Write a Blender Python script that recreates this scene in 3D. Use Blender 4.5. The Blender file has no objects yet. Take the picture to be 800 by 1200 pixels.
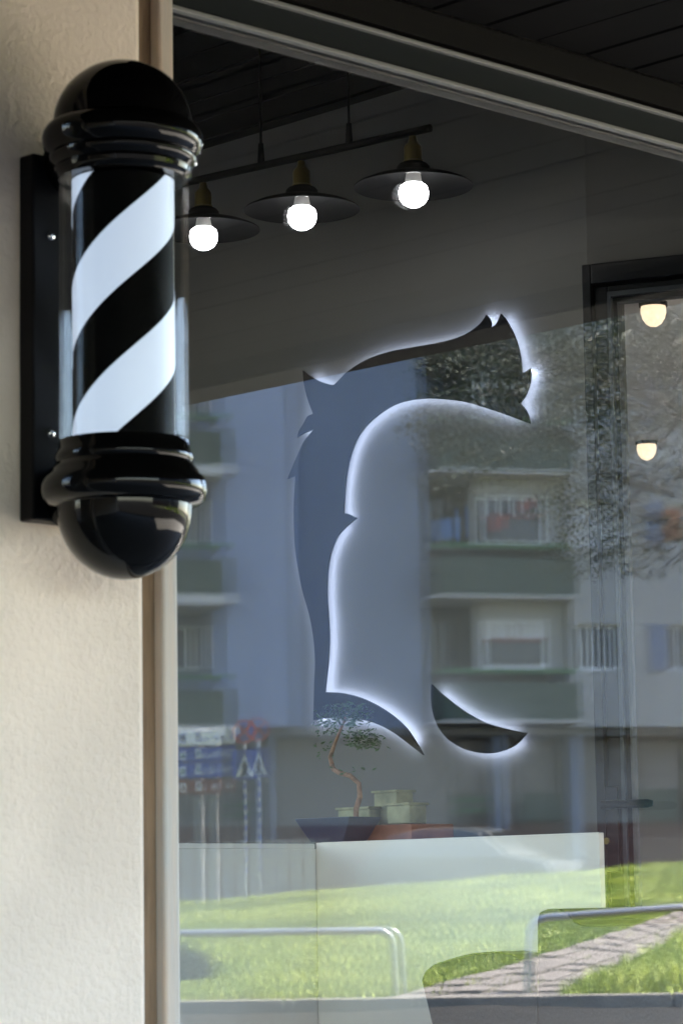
import bpy, bmesh, math, random
import numpy as np
from mathutils import Vector, Matrix
from mathutils.geometry import tessellate_polygon
random.seed(7); rng = np.random.default_rng(7)
S = bpy.context.scene
COL = S.collection
rad = math.radians

# ------------------------------------------------------------------ camera
F = 3300.0                                    # focal length in pixels of the 800x1200 photograph
YAW, PIT, ROL = rad(45.714), rad(7.837), rad(-0.896)
_a = np.array([math.cos(YAW)*math.cos(PIT), math.sin(YAW)*math.cos(PIT), math.sin(PIT)])
_r0 = np.array([math.sin(YAW), -math.cos(YAW), 0.0]); _u0 = np.cross(_r0, _a)
_r = _r0*math.cos(ROL) + _u0*math.sin(ROL); _u = -_r0*math.sin(ROL) + _u0*math.cos(ROL)
CAM = np.array([0.0, -2.928, 1.0])
cam_d = bpy.data.cameras.new('camera'); cam = bpy.data.objects.new('camera', cam_d); COL.objects.link(cam)
cam.matrix_world = Matrix(((_r[0], _u[0], -_a[0], CAM[0]), (_r[1], _u[1], -_a[1], CAM[1]), (_r[2], _u[2], -_a[2], CAM[2]), (0, 0, 0, 1)))
cam_d.sensor_fit = 'VERTICAL'; cam_d.sensor_height = 36.0; cam_d.lens = F/1200*36
cam_d.clip_start = 0.05; cam_d.clip_end = 2000
cam_d.dof.use_dof = True; cam_d.dof.focus_distance = 6.3; cam_d.dof.aperture_fstop = 13
S.camera = cam
# ------------------------------------------------------------------ light
SUN_AZ = math.atan2(0.43, 0.90); SUN_EL = rad(54)
w = bpy.data.worlds.new('World'); S.world = w; w.use_nodes = True
nt = w.node_tree; nt.nodes.clear()
sky = nt.nodes.new('ShaderNodeTexSky'); sky.sky_type = 'NISHITA'; sky.sun_disc = False
sky.sun_elevation = SUN_EL; sky.sun_rotation = math.pi/2 - SUN_AZ
bg = nt.nodes.new('ShaderNodeBackground'); bg.inputs[1].default_value = 0.085
wo = nt.nodes.new('ShaderNodeOutputWorld')
nt.links.new(sky.outputs[0], bg.inputs[0]); nt.links.new(bg.outputs[0], wo.inputs[0])
sd = bpy.data.lights.new('sun', 'SUN'); sd.energy = 5.0; sd.angle = rad(0.53); sd.color = (1, 0.95, 0.87)
sun = bpy.data.objects.new('sun', sd); COL.objects.link(sun)
sv = Vector((math.cos(SUN_AZ)*math.cos(SUN_EL), math.sin(SUN_AZ)*math.cos(SUN_EL), math.sin(SUN_EL)))
sun.rotation_euler = sv.to_track_quat('Z', 'Y').to_euler()
S.view_settings.view_transform = 'Standard'; S.view_settings.look = 'None'
S.view_settings.exposure = 4.5; S.view_settings.gamma = 1
cy = S.cycles
cy.use_denoising = True; cy.max_bounces = 12; cy.transparent_max_bounces = 24; cy.glossy_bounces = 8; cy.diffuse_bounces = 6
cy.sample_clamp_indirect = 8; cy.caustics_reflective = False; cy.caustics_refractive = False

# ------------------------------------------------------------------ where things stand
def ray(px, py): return _a + _r*(px-400)/F + _u*(600-py)/F
def onp(px, py, ax, val):                     # the point on a plane x|y|z = val
    d = ray(px, py); return CAM + d*(val-CAM[ax])/d[ax]
AH = np.array([math.cos(YAW), math.sin(YAW)]); RH = np.array([math.sin(YAW), -math.cos(YAW)])
def far_z(w_): return 0.96 + (max(-14, min(16, w_))+2.73)*0.063
def ground_z(x, y):                           # height of the ground (real coordinates, street side y < 0)
    p = np.array([x, -y]) - CAM[:2]; t = p@AH; w_ = p@RH
    if t < 10: return 0.0
    if t < 22: return 0.16*(t-10)/12
    if t < 48: return 0.2 + (t-22)/26*(far_z(w_)-0.2)
    if t < 50: return far_z(w_) - 0.45*(t-48)/2
    return far_z(w_)-0.45
def real(t, w_, z=0.0):                       # t metres along the reflected view, w_ metres to its right
    p = CAM[:2] + AH*t + RH*w_
    return Vector((p[0], -p[1], z))
def g_hit(px, py):                            # ground point seen in the glass at a pixel
    d = ray(px, py); k = 21.0
    for i in range(4000):
        p = CAM + d*k
        if p[2] <= ground_z(p[0], -p[1]): break
        k += 0.02
    return Vector((p[0], -p[1], p[2]))
def seen(px, py, t):                          # point at distance t (m) seen in the glass
    d = ray(px, py); p = CAM + d*(t/(d[:2]@AH)); return Vector((p[0], -p[1], p[2]))

# ------------------------------------------------------------------ materials
def mat(name, base=(.5, .5, .5), rough=.6, metal=0, bump=0, bscale=40, var=0, vscale=6, emit=None, estr=0, spec=.5, coat=0, stretch=None, var2=None):
    m = bpy.data.materials.new(name); m.use_nodes = True; n = m.node_tree; L = n.links
    b = n.nodes['Principled BSDF']; b.inputs['Base Color'].default_value = (*base, 1)
    b.inputs['Roughness'].default_value = rough; b.inputs['Metallic'].default_value = metal
    b.inputs['Specular IOR Level'].default_value = spec; b.inputs['Coat Weight'].default_value = coat
    tc = n.nodes.new('ShaderNodeTexCoord'); src = tc.outputs['Object']
    if stretch:
        mp = n.nodes.new('ShaderNodeMapping'); mp.inputs['Scale'].default_value = stretch; L.new(src, mp.inputs[0]); src = mp.outputs[0]
    if var:
        no = n.nodes.new('ShaderNodeTexNoise'); no.inputs['Scale'].default_value = vscale; no.inputs['Detail'].default_value = 6
        L.new(src, no.inputs['Vector'])
        mx = n.nodes.new('ShaderNodeMix'); mx.data_type = 'RGBA'
        c2 = var2 if var2 else tuple(c*(1-var) for c in base)
        mx.inputs[6].default_value = (*base, 1); mx.inputs[7].default_value = (*c2, 1)
        mr = n.nodes.new('ShaderNodeMapRange'); mr.inputs[1].default_value = .35; mr.inputs[2].default_value = .65
        L.new(no.outputs[0], mr.inputs[0]); L.new(mr.outputs[0], mx.inputs[0]); L.new(mx.outputs[2], b.inputs['Base Color'])
    if bump:
        nb = n.nodes.new('ShaderNodeTexNoise'); nb.inputs['Scale'].default_value = bscale; nb.inputs['Detail'].default_value = 5
        L.new(src, nb.inputs['Vector']); bp = n.nodes.new('ShaderNodeBump'); bp.inputs['Distance'].default_value = bump
        bp.inputs['Strength'].default_value = 1
        L.new(nb.outputs[0], bp.inputs['Height']); L.new(bp.outputs[0], b.inputs['Normal'])
    if emit:
        b.inputs['Emission Color'].default_value = (*emit, 1); b.inputs['Emission Strength'].default_value = estr
    return m
def glass_mat(name, mult=2.0, tint=(1, 1, 1), ior=1.5, rough=0.0, base=0.0):
    m = bpy.data.materials.new(name); m.use_nodes = True; n = m.node_tree; L = n.links; n.nodes.clear()
    out = n.nodes.new('ShaderNodeOutputMaterial'); mix = n.nodes.new('ShaderNodeMixShader')
    tr = n.nodes.new('ShaderNodeBsdfTransparent'); tr.inputs[0].default_value = (*tint, 1)
    gl = n.nodes.new('ShaderNodeBsdfGlossy'); gl.inputs['Roughness'].default_value = rough
    fr = n.nodes.new('ShaderNodeFresnel'); fr.inputs[0].default_value = ior
    mu = n.nodes.new('ShaderNodeMath'); mu.operation = 'MULTIPLY_ADD'; mu.use_clamp = True
    mu.inputs[1].default_value = mult; mu.inputs[2].default_value = base
    # both sides of a thin pane reflect alike: use the outer index whichever side is hit
    ge = n.nodes.new('ShaderNodeNewGeometry'); mi = n.nodes.new('ShaderNodeMix'); mi.data_type = 'FLOAT'
    mi.inputs[2].default_value = ior; mi.inputs[3].default_value = 1/ior
    L.new(ge.outputs['Backfacing'], mi.inputs[0]); L.new(mi.outputs[0], fr.inputs[0])
    L.new(fr.outputs[0], mu.inputs[0]); L.new(mu.outputs[0], mix.inputs[0])
    L.new(tr.outputs[0], mix.inputs[1]); L.new(gl.outputs[0], mix.inputs[2]); L.new(mix.outputs[0], out.inputs[0])
    return m
M = {}
# pier plaster: roughcast relief plus slight blotches
M['plaster'] = mat('cream_roughcast', (.85, .72, .595), .9, bump=.0028, bscale=100, var=.16, vscale=3.5)
M['trim_dark'] = mat('brown_sealed_gap', (.26, .17, .10), .8, var=.45, vscale=7, stretch=(8, 8, .8), bump=.001, bscale=60)
M['trim_wood'] = mat('weathered_pink_wood', (.54, .43, .33), .65, var=1, var2=(.44, .42, .38), vscale=5, stretch=(14, 14, .7), bump=.0008, bscale=40)
M['alu'] = mat('satin_aluminium', (.18, .178, .168), .55, metal=.1)
M['blue_grey'] = mat('blue_grey_enamel', (.005, .007, .009), .5, spec=.25)
M['brown_wood'] = mat('dark_brown_stained_wood', (.005, .0042, .0036), .7, spec=.12, var=.4, vscale=3, stretch=(1, 12, 12))
M['soffit'] = mat('dark_stained_soffit_board', (.0035, .0032, .003), .85, spec=.08, var=.3, vscale=3, stretch=(12, 1, 12))
M['black_board'] = mat('black_ceiling_board', (.003, .003, .003), .8, spec=.1, var=.3, vscale=3, stretch=(12, 1, 12))
M['beam_under'] = mat('brown_beam_underside', (.020, .017, .013), .8, spec=.2)
M['black_gloss'] = mat('black_gloss_enamel', (.0025, .0025, .0025), .07, spec=.2)
M['black_plate'] = mat('black_powder_coat', (.004, .004, .005), .35, spec=.15)
M['chrome'] = mat('chrome', (.8, .8, .78), .12, metal=1)
M['wall_paint'] = mat('warm_grey_wall_paint', (.11, .105, .094), .85, var=.12, vscale=2)
M['white_wall'] = mat('white_bounce_paint', (.80, .79, .76), .85, var=.05, vscale=2)  # for unseen room walls, made white to bounce light onto the cabinet
M['pale_wall'] = mat('pale_grey_wall_paint', (.42, .40, .37), .85, var=.08, vscale=2)
M['cab_white'] = mat('off_white_cabinet', (.86, .79, .66), .55)
M['cab_grey'] = mat('pale_grey_counter', (.62, .60, .56), .55)
M['pale_floor'] = mat('pale_bounce_floor', (.42, .40, .37), .5, var=.2)  # unseen floor, made pale to bounce light into the room
M['leather'] = mat('black_leather', (.010, .010, .010), .45, bump=.0006, bscale=160)
M['door_black'] = mat('black_door_metal', (.006, .0065, .0075), .4, spec=.15)
M['door_edge'] = mat('grey_gasket_edge', (.045, .05, .055), .5, spec=.2)
M['sign_face'] = mat('black_acrylic', (.004, .0045, .006), .5, spec=.08)
M['led'] = mat('cold_white_led', (.8, .8, .8), .5, emit=(.56, .68, 1.0), estr=1.9)
M['brass'] = mat('aged_brass', (.20, .145, .035), .35, metal=.7)
M['lamp_black'] = mat('matt_black_lamp', (.004, .004, .004), .7, spec=.08)
M['bulb'] = mat('lit_bulb', (.9, .9, .9), .5, emit=(.95, .97, 1.0), estr=1.4)
M['bulb_neck'] = mat('white_bulb_collar', (.55, .53, .50), .5)
M['dome_lamp'] = mat('warm_lit_dome', (.3, .26, .2), .5, emit=(1.0, .76, .50), estr=.07)
M['pale_wood'] = mat('yellow_green_weathered_wood', (.36, .35, .20), .8, var=.6, vscale=14, bump=.002, bscale=60)  # yellow-green base with random darker blotches
M['red_wood'] = mat('orange_brown_board', (.30, .12, .065), .7, var=.4, vscale=14)
M['pot'] = mat('dark_blue_pot_glaze', (.02, .032, .06), .3)
M['bark_orange'] = mat('orange_bark', (.36, .20, .12), .85, var=.5, vscale=60, bump=.003)
M['leaf_in'] = mat('bonsai_leaf', (.07, .15, .05), .5, var=.4, vscale=20)
# outdoors
M['paving'] = mat('shop_pavement_concrete', (.24, .225, .20), .85, var=.25, vscale=3, bump=.003)
M['asphalt'] = mat('asphalt', (.017, .0155, .014), .95, spec=.1, var=.35, vscale=2, bump=.004, bscale=80)
M['kerb'] = mat('kerb_concrete', (.20, .18, .155), .85, var=.45, vscale=6, bump=.002)
M['soil'] = mat('soil_and_thatch', (.085, .095, .03), .95, var=.45, vscale=2.5, bump=.01, bscale=20)
M['slab'] = mat('grey_pink_paving_slab', (.15, .13, .115), .85, var=.4, vscale=4, bump=.003, bscale=50)
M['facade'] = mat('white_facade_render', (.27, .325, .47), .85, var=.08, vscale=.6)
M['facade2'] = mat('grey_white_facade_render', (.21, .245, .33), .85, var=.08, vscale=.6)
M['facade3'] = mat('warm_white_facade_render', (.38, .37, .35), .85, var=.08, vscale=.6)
M['ground_wall'] = mat('beige_grey_ground_floor_render', (.24, .215, .19), .85, var=.12, vscale=1)
M['plinth'] = mat('red_brown_plinth', (.13, .060, .045), .8, var=.2)
M['green'] = mat('dark_green_balcony_panel', (.038, .062, .045), .6)
M['green_rail'] = mat('bright_green_rail', (.035, .13, .045), .5)
M['slabwhite'] = mat('balcony_slab_white', (.55, .53, .50), .8)
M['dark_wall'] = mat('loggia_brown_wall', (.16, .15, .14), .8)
M['win_white'] = mat('white_window_frame', (.70, .70, .70), .5)
M['pane'] = mat('far_window_pane', (.06, .065, .075), .12)
M['curtain'] = mat('curtained_window_pane', (.66, .64, .62), .5, var=.45, vscale=.5)
M['red'] = mat('faded_red_cloth', (.26, .09, .08), .8)
M['blue'] = mat('blue_cloth', (.06, .13, .27), .8)
M['orange'] = mat('orange_curtain', (.42, .18, .10), .8)
M['tree_leaf'] = mat('tree_leaf', (.055, .06, .034), .8, spec=.2, var=.75, vscale=1.6)
M['tree_leaf2'] = mat('dark_tree_leaf', (.030, .045, .022), .6, var=.5, vscale=1)
M['tree_bark'] = mat('tree_bark', (.05, .042, .035), .9, bump=.01)
M['steel'] = mat('galvanised_tube', (.42, .42, .42), .32, metal=.85)
M['sign_blue'] = mat('road_sign_blue', (.012, .045, .26), .45)
M['sign_red'] = mat('road_sign_red', (.50, .03, .02), .45)
M['sign_white'] = mat('road_sign_white', (.72, .72, .72), .5)
M['sign_brown'] = mat('road_sign_brown', (.14, .035, .02), .5)
M['sign_black'] = mat('road_sign_black', (.01, .01, .01), .5)
M['sign_green'] = mat('road_sign_green', (.05, .20, .06), .5)
M['fence'] = mat('grey_fence_board', (.25, .245, .24), .7, var=.2)
M['car'] = mat('dark_silver_car_paint', (.12, .125, .13), .25, metal=.5, coat=.6)
M['car_glass'] = mat('car_glass', (.01, .01, .012), .05)
M['tyre'] = mat('tyre_rubber', (.015, .015, .015), .9)
M['tail'] = mat('red_lamp_plastic', (.38, .02, .015), .3)
M['bush'] = mat('bush_leaf', (.035, .055, .02), .6, var=.5, vscale=6)
M['glass_a'] = glass_mat('window_glass', 1.5)
M['glass_door'] = glass_mat('door_glass', 1.2)
M['tube'] = glass_mat('clear_tube', .32, ior=1.45, tint=(.97, .98, .98))

def grass_mat():
    m = mat('grass_blade', (.13, .17, .022), .6); n = m.node_tree; L = n.links; b = n.nodes['Principled BSDF']
    at = n.nodes.new('ShaderNodeAttribute'); at.attribute_name = 'tone'
    mx = n.nodes.new('ShaderNodeMix'); mx.data_type = 'RGBA'
    mx.inputs[6].default_value = (.13, .22, .015, 1); mx.inputs[7].default_value = (.38, .42, .06, 1)
    L.new(at.outputs['Fac'], mx.inputs[0]); L.new(mx.outputs[2], b.inputs['Base Color'])
    return m
M['grass'] = grass_mat()

# ------------------------------------------------------------------ mesh helpers
class MB:
    def __init__(s): s.v = []; s.f = []; s.sm = []
    def add(s, vs, fs, smooth=False):
        o = len(s.v); s.v += [tuple(v) for v in vs]; s.f += [tuple(i+o for i in f) for f in fs]; s.sm += [smooth]*len(fs); return s
    def box(s, x0, y0, z0, x1, y1, z1):
        x0, x1 = sorted((x0, x1)); y0, y1 = sorted((y0, y1)); z0, z1 = sorted((z0, z1))
        return s.add([(x0, y0, z0), (x1, y0, z0), (x1, y1, z0), (x0, y1, z0), (x0, y0, z1), (x1, y0, z1), (x1, y1, z1), (x0, y1, z1)],
              [(0, 3, 2, 1), (4, 5, 6, 7), (0, 1, 5, 4), (1, 2, 6, 5), (2, 3, 7, 6), (3, 0, 4, 7)])
    def tube(s, pts, r, n=10, cap=True):
        pts = [Vector(p) for p in pts]; R = r if isinstance(r, (list, tuple)) else [r]*len(pts); vs = []
        ref = None
        for i, p in enumerate(pts):
            d = (pts[min(i+1, len(pts)-1)]-pts[max(i-1, 0)]).normalized()
            if ref is None: ref = d.orthogonal().normalized()
            ref = (ref - d*ref.dot(d)).normalized(); b = d.cross(ref)
            for k in range(n):
                a = 2*math.pi*k/n; vs.append(p + (ref*math.cos(a)+b*math.sin(a))*R[i])
        fs = [(i*n+k, i*n+(k+1) % n, (i+1)*n+(k+1) % n, (i+1)*n+k) for i in range(len(pts)-1) for k in range(n)]
        if cap: fs += [tuple(reversed(range(n))), tuple(range((len(pts)-1)*n, len(pts)*n))]
        return s.add(vs, fs, True)
    def lathe(s, prof, n=48, c=(0, 0, 0)):
        vs = [(c[0]+r*math.cos(2*math.pi*k/n), c[1]+r*math.sin(2*math.pi*k/n), c[2]+z) for r, z in prof for k in range(n)]
        fs = [(i*n+k, i*n+(k+1) % n, (i+1)*n+(k+1) % n, (i+1)*n+k) for i in range(len(prof)-1) for k in range(n)]
        return s.add(vs, fs, True)
    def prism(s, poly, plane, d0, d1):                # polygon in two axes, extruded on the third
        n = len(poly)
        def P(q, d):
            return {'x': (d, q[0], q[1]), 'y': (q[0], d, q[1]), 'z': (q[0], q[1], d)}[plane]
        tri = [tuple(t) for t in tessellate_polygon([[Vector((q[0], q[1], 0)) for q in poly]])] if n > 8 else [tuple(range(n))]
        return s.add([P(q, d0) for q in poly]+[P(q, d1) for q in poly], tri+[tuple(i+n for i in reversed(t)) for t in tri]+[(i, (i+1) % n, n+(i+1) % n, n+i) for i in range(n)])
    def build(s, name, m, parent=None, bevel=0, seg=2, loc=None, rotz=0, normals=True):
        me = bpy.data.meshes.new(name); me.from_pydata(s.v, [], s.f)
        me.polygons.foreach_set('use_smooth', s.sm)
        if normals:
            bm = bmesh.new(); bm.from_mesh(me); bmesh.ops.recalc_face_normals(bm, faces=bm.faces); bm.to_mesh(me); bm.free()
        me.materials.append(M[m] if isinstance(m, str) else m)
        o = bpy.data.objects.new(name, me); COL.objects.link(o)
        if any(s.sm) and not all(s.sm) or any(s.sm):
            try: me.set_sharp_from_angle(angle=rad(38))
            except Exception: pass
        if loc is not None: o.location = loc
        o.rotation_euler.z = rotz
        if parent: o.parent = parent
        if bevel:
            b = o.modifiers.new('bevel', 'BEVEL'); b.width = bevel; b.segments = seg; b.limit_method = 'ANGLE'
        return o
def tag(o, label=None, cat=None, group=None, kind=None):
    if label: o['label'] = label
    if cat: o['category'] = cat
    if group: o['group'] = group
    if kind: o['kind'] = kind
    return o
def empty(name, loc, rotz=0, label=None, cat=None, group=None, kind=None):
    o = bpy.data.objects.new(name, None); COL.objects.link(o); o.location = loc; o.rotation_euler.z = rotz
    o.empty_display_size = .1; return tag(o, label, cat, group, kind)
def in_poly(x, y, poly):
    c = np.zeros(len(x), bool); n = len(poly)
    for i in range(n):
        x0, y0 = poly[i]; x1, y1 = poly[(i+1) % n]
        cond = ((y0 > y) != (y1 > y)) & (x < (x1-x0)*(y-y0)/(y1-y0+1e-12)+x0); c ^= cond
    return c
def bx(*a): return MB().box(*a)
def dup(root):
    def cp(o, par):
        c = o.copy(); COL.objects.link(c); c.parent = par
        for ch in [k for k in S.objects if k.parent == o]: cp(ch, c)
        return c
    return cp(root, None)
def copy_child(o, loc=None):                      # one more of an alike part, sharing its mesh
    c = o.copy(); COL.objects.link(c); c.parent = o.parent
    if loc is not None: c.location = loc
    return c

# ================================================================== SHOP BUILDING
YW = -0.12                                        # outer face of the pier
GX0 = float(onp(208, 600, 1, -.052)[0])               # left edge of the glass
PX = float(onp(171, 700, 1, YW)[0])               # right end of the pier
SOF, HB, XW, ZC, ZF = 2.3626, 2.2577, 4.6, 2.885, 0.08
XR = 4.74
# pier wall: subdivided plaster slab with a rounded end
pw = MB().box(1.95, YW, -.02, PX, .25, 2.62)
o = pw.build('wall', 'plaster', bevel=.012, seg=3)
tag(o, 'cream roughcast plaster pier to the left of the shop window', 'wall')
tag(MB().box(-3.0, YW, -.02, .15, .25, 2.62).build('wall', 'plaster', bevel=.012), 'cream roughcast plaster pier at the far left of the shop front, outside the frame', 'wall')
tag(MB().box(.151, YW+.002, -.02, 1.949, .249, .12).box(.151, YW+.002, 2.26, 1.949, .249, 2.62).build('wall', 'plaster'), 'cream plaster sill and head of the added left window opening', 'wall')
lw_ = empty('shop_window', (1.05, 0, 0), 0, 'added unseen window left of the plaster pier, lets daylight into the room', 'window')  # added opening out of view, brightens the side wall and cabinet
for nm_, mb_, mt_ in (('pane', MB().box(.2, .0, .16, 1.9, .004, 2.2), 'glass_a'), ('side_frame', MB().box(.151, -.03, .121, .2, .05, 2.259).box(1.9, -.03, .121, 1.949, .05, 2.259).box(.2, -.03, .121, 1.9, .05, .16).box(.2, -.03, 2.2, 1.9, .05, 2.259), 'trim_wood')):
    o = mb_.build(nm_, mt_, lw_); o.location.x = -1.05
# frame of the window
wf = empty('shop_window', (GX0, 0, 0), 0, 'large shop window with aluminium header and weathered wooden side frame', 'window')
def wl(o): o.parent = wf; o.location = Vector(o.location)-Vector((GX0, 0, 0)); return o
xa = float(onp(181, 700, 1, -.035)[0])
wl(bx(PX-.05, -.035, .06, xa, .06, HB).build('seal_strip', 'trim_dark'))
wl(bx(xa+.001, -.052, .06, GX0, -.002, HB).build('side_frame', 'trim_wood', bevel=.004))
xb = float(onp(181, 10, 1, -.04)[0])
wl(bx(PX-.03, -.062, 2.258, xa-.004, -.038, 2.270).build('bracket', 'alu', bevel=.002))
wl(bx(XR-.28, -.05, .06, XR-.24, .05, HB).build('side_frame', 'trim_wood', bevel=.004))
wl(bx(GX0-.1, -.04, .04, XR-.24, .06, .12).build('bottom_frame', 'alu', bevel=.004))
# header: alu lip, blue-grey enamel face, alu lip, brown board up to the soffit
z1 = 2.3077
wl(bx(GX0-.08, -.010, HB-.0035, XR, .004, HB+.0035).build('header_lip', 'alu', bevel=.0015))
wl(bx(GX0-.08, -.003, HB+.0036, XR, .03, z1-.005).build('header_panel', 'blue_grey'))
wl(bx(GX0-.08, -.012, z1-.005, XR, .03, z1+.002).build('header_lip', 'alu', bevel=.0015))
wl(bx(GX0-.08, -.008, z1+.0105, XR, .03, SOF).build('header_board', 'brown_wood'))
wl(bx(GX0-.08, .004, z1+.002, XR, .03, z1+.0105).build('header_gap', 'black_board'))
# double glazing: two sheets, the second very slightly bowed, so reflections come twice as in the photograph
def pane(y0, bow):
    nx, nz = 40, 24; x0, x1 = GX0-.03, XR-.25; za, zb = .1, HB+.0; vs = []
    for j in range(nz+1):
        for i in range(nx+1):
            x = x0+(x1-x0)*i/nx; z = za+(zb-za)*j/nz
            s = x-2.42
            y = y0 + bow*(-(.0036*s-.0011*s*s) + (-.00045*(z-1.1)+.00085*(z-1.1)**2/2*-1)*1.0)
            vs.append((x, y, z))
    W = nx+1
    fs = [(j*W+i, j*W+i+1, (j+1)*W+i+1, (j+1)*W+i) for j in range(nz) for i in range(nx)]
    b = MB(); b.add(vs, fs, True); return b
wl(pane(.006, 0).build('pane', 'glass_a', normals=False)); wl(pane(.024, 1).build('pane', 'glass_a', normals=False))
# soffit of the portico: boards one by one running out from the window
sf = tag(bx(-3, -4.3, SOF+.022, XR, .25, SOF+.05).build('canopy', 'soffit'), 'dark boarded canopy over the shop front', 'canopy')
bd = bx(-.0585, -4.25, 0, .0585, 0.0, .018)
first = None
nb = 0
for i in range(64):
    x = XR-.065-i*.12
    if x < -2.9: break
    if first is None:
        first = bd.build('board', 'soffit', sf, bevel=.003, seg=1, loc=(x, -.0, SOF)); first.location = (x, -.012, SOF+.003)
    else: copy_child(first, (x, -.012, SOF+.003*((i*7) % 3)/3+.001))
# cross beam of the portico (its reflection makes the dark band) and the posts that carry it
bm_ = empty('portico_beam', (XR+.07, -1.8, 2.317), 0, 'dark beam closing the right side of the canopy, seen reflected in the glass', 'beam')
bm_.location = (0, 0, 0)
bx(XR, -4.3, 2.317, XR+.14, -.02, 2.62).build('beam_board', 'brown_wood', bm_, bevel=.003)
bx(XR+.004, -4.29, 2.312, XR+.136, -.03, 2.3165).build('beam_underside', 'beam_under', bm_)
t_ = tag(bx(-3, -4.46, 2.0, XR+.14, -4.3, 2.62).build('fascia', 'brown_wood'), 'unseen dark front fascia of the canopy, hung low to shade the pier', 'fascia')  # out of view, lowered to keep sky light off the upper pier
tag(bx(-3, -4.46, 2.62, XR+.14, .25, 2.75).build('roof', 'ground_wall'), 'flat roof slab over the canopy', 'roof')
tag(bx(-.2, .001, 2.98, 10, 6.6, 8).build('building', 'plaster'), 'upper storeys of the shop building', 'building')
tag(bx(-3.2, -4.46, -.02, -3.001, .25, 2.75).build('added_shade_wall', 'plaster'), 'added unseen wall at the left end of the canopy, shades the pier', 'wall')  # added out of view to block sky light from the left
# ------------------------------------------------------------------ interior shell
def struct(n, mb, m): return tag(mb.build(n, m), kind='structure')
struct('floor', bx(.0, .06, -.05, 10, 6.5, ZF), 'pale_floor')
cl = struct('ceiling', bx(.0, .03, ZC+.03, 10, 6.5, 2.97), 'black_board')
fb = None
for i in range(38):
    x = XW+.45-.06-i*.125
    if x < .1: break
    if fb is None: fb = bx(-.0605, .035, 0, .0605, 6.3, .02).build('board', 'black_board', cl, bevel=.003, seg=1, loc=(x, 0, ZC))
    else: copy_child(fb, (x, 0, ZC+.0015*((i*5) % 3)))
struct('back_wall', bx(0, 6.3, ZF, 10, 6.5, ZC+.03), 'white_wall')
struct('left_wall', MB().box(-.2, .25, ZF, 0, .9, 2.97).box(-.2, 6.1, ZF, 0, 6.5, 2.97).box(-.2, .9, ZF, 0, 6.1, .85).box(-.2, .9, 2.65, 0, 6.1, 2.97), 'white_wall')
ew_ = empty('side_window', (-.1, 3.5, .85), 0, 'added unseen window in the left wall, lets daylight onto the cabinet', 'window')  # added opening out of view, faces the cabinet to brighten it
MB().box(-.003, -2.6, 0, .003, 2.6, 1.8).build('pane', 'glass_a', ew_)
MB().box(-.03, -2.6, 0, .03, -2.54, 1.8).box(-.03, 2.54, 0, .03, 2.6, 1.8).box(-.03, -.03, 0, .03, .03, 1.8).build('side_frame', 'trim_wood', ew_)
struct('bulkhead', bx(-.2, .03, HB, XR+.0995, .055, 2.98), 'wall_paint')
struct('bulkhead', bx(XR+.1, .001, 2.45, 9.7, .055, 2.98), 'wall_paint')
struct('inner_pier_face', bx(1.952, .25, ZF, PX+.03, .27, 2.4), 'wall_paint')
# side wall in line with the depth of the room, then an angled stretch that holds the glass door
P = onp(688, 315, 0, XW); Q = onp(800, 303, 2, P[2])
dv = (Q-P)[:2]; dv = dv/np.linalg.norm(dv)
struct('side_wall', bx(XW, P[1]-.0005, ZF, XW+.12, 6.3, ZC+.03), 'wall_paint')
ang = math.atan2(dv[1], dv[0]); Llen = (P[1]-.07)/-dv[1]
dw = bx(-.0005, 0, P[2]+.003, Llen, .12, ZC+.03).build('door_wall', 'wall_paint', loc=(P[0], P[1], 0), rotz=ang); tag(dw, kind='structure')
# back room seen through the door glass
struct('back_room_wall', bx(9.4, .1, ZF, 9.5, 6.3, ZC+.03), 'pale_wall')
struct('back_room_front_wall', MB().box(XR+.1, .056, ZF, 5.1, .10, ZC+.03).box(9.3, .056, ZF, 9.5, .10, ZC+.03).box(5.1, .056, ZF, 9.3, .10, .5).box(5.1, .056, 2.3, 9.3, .10, ZC+.03), M['wall_paint'])
bw_ = empty('shop_window', (7.2, .07, 0), 0, 'added unseen window beyond the corner, lets daylight into the back room', 'window')  # added opening out of view, brightens the room behind the glass door
MB().box(-2.1, 0, .5, 2.1, .006, 2.3).build('pane', 'glass_a', bw_)
MB().box(-2.1, -.012, .5, -2.04, .02, 2.3).box(2.04, -.012, .5, 2.1, .02, 2.3).box(-.03, -.012, .5, .03, .02, 2.3).build('side_frame', 'trim_wood', bw_)
struct('back_room_ceiling', bx(XW+.5, .11, 2.60, 9.39, 6.29, 2.65), 'pale_wall')
struct('outer_corner_pier', bx(XR-.24, -.0, -.02, XR+.1, .055, HB-.008), 'plaster')
struct('east_wall', bx(9.5, .02, -.02, 9.7, 6.6, 2.97), 'plaster')
# ---- glass door
dr = empty('glass_door', (P[0], P[1], ZF), ang, 'black framed glass door with a dark lever handle at the right of the shop', 'door')
H = P[2]-ZF
def dpx(px, py):                                   # along-door length and height at a pixel
    d = ray(px, py); n = np.array([-dv[1], dv[0]]); k = ((P[:2]-CAM[:2])@n)/(d[:2]@n); p = CAM+d*k
    return float((p[:2]-P[:2])@dv), float(p[2]-ZF)
j1 = dpx(703-12, 600)[0]; s0 = dpx(732-9-2, 450)[0]; s1 = dpx(737, 700)[0]
a0 = 0.0; a1 = dpx(720, 450)[0]*.62
a2 = dpx(728.5, 440)[0]
fr = MB().box(0, -.045, 0, a1*.62, .06, H).box(Llen-.05, -.045, 0, Llen, .06, H).box(a1*.62, -.045, H-.045, Llen-.05, .06, H)
fr.box(-.012, .061, 0, a2-.030, .125, H)
fr.build('door_frame', 'door_black', dr, bevel=.003)
zt = dpx(735, 352)[1]
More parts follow.
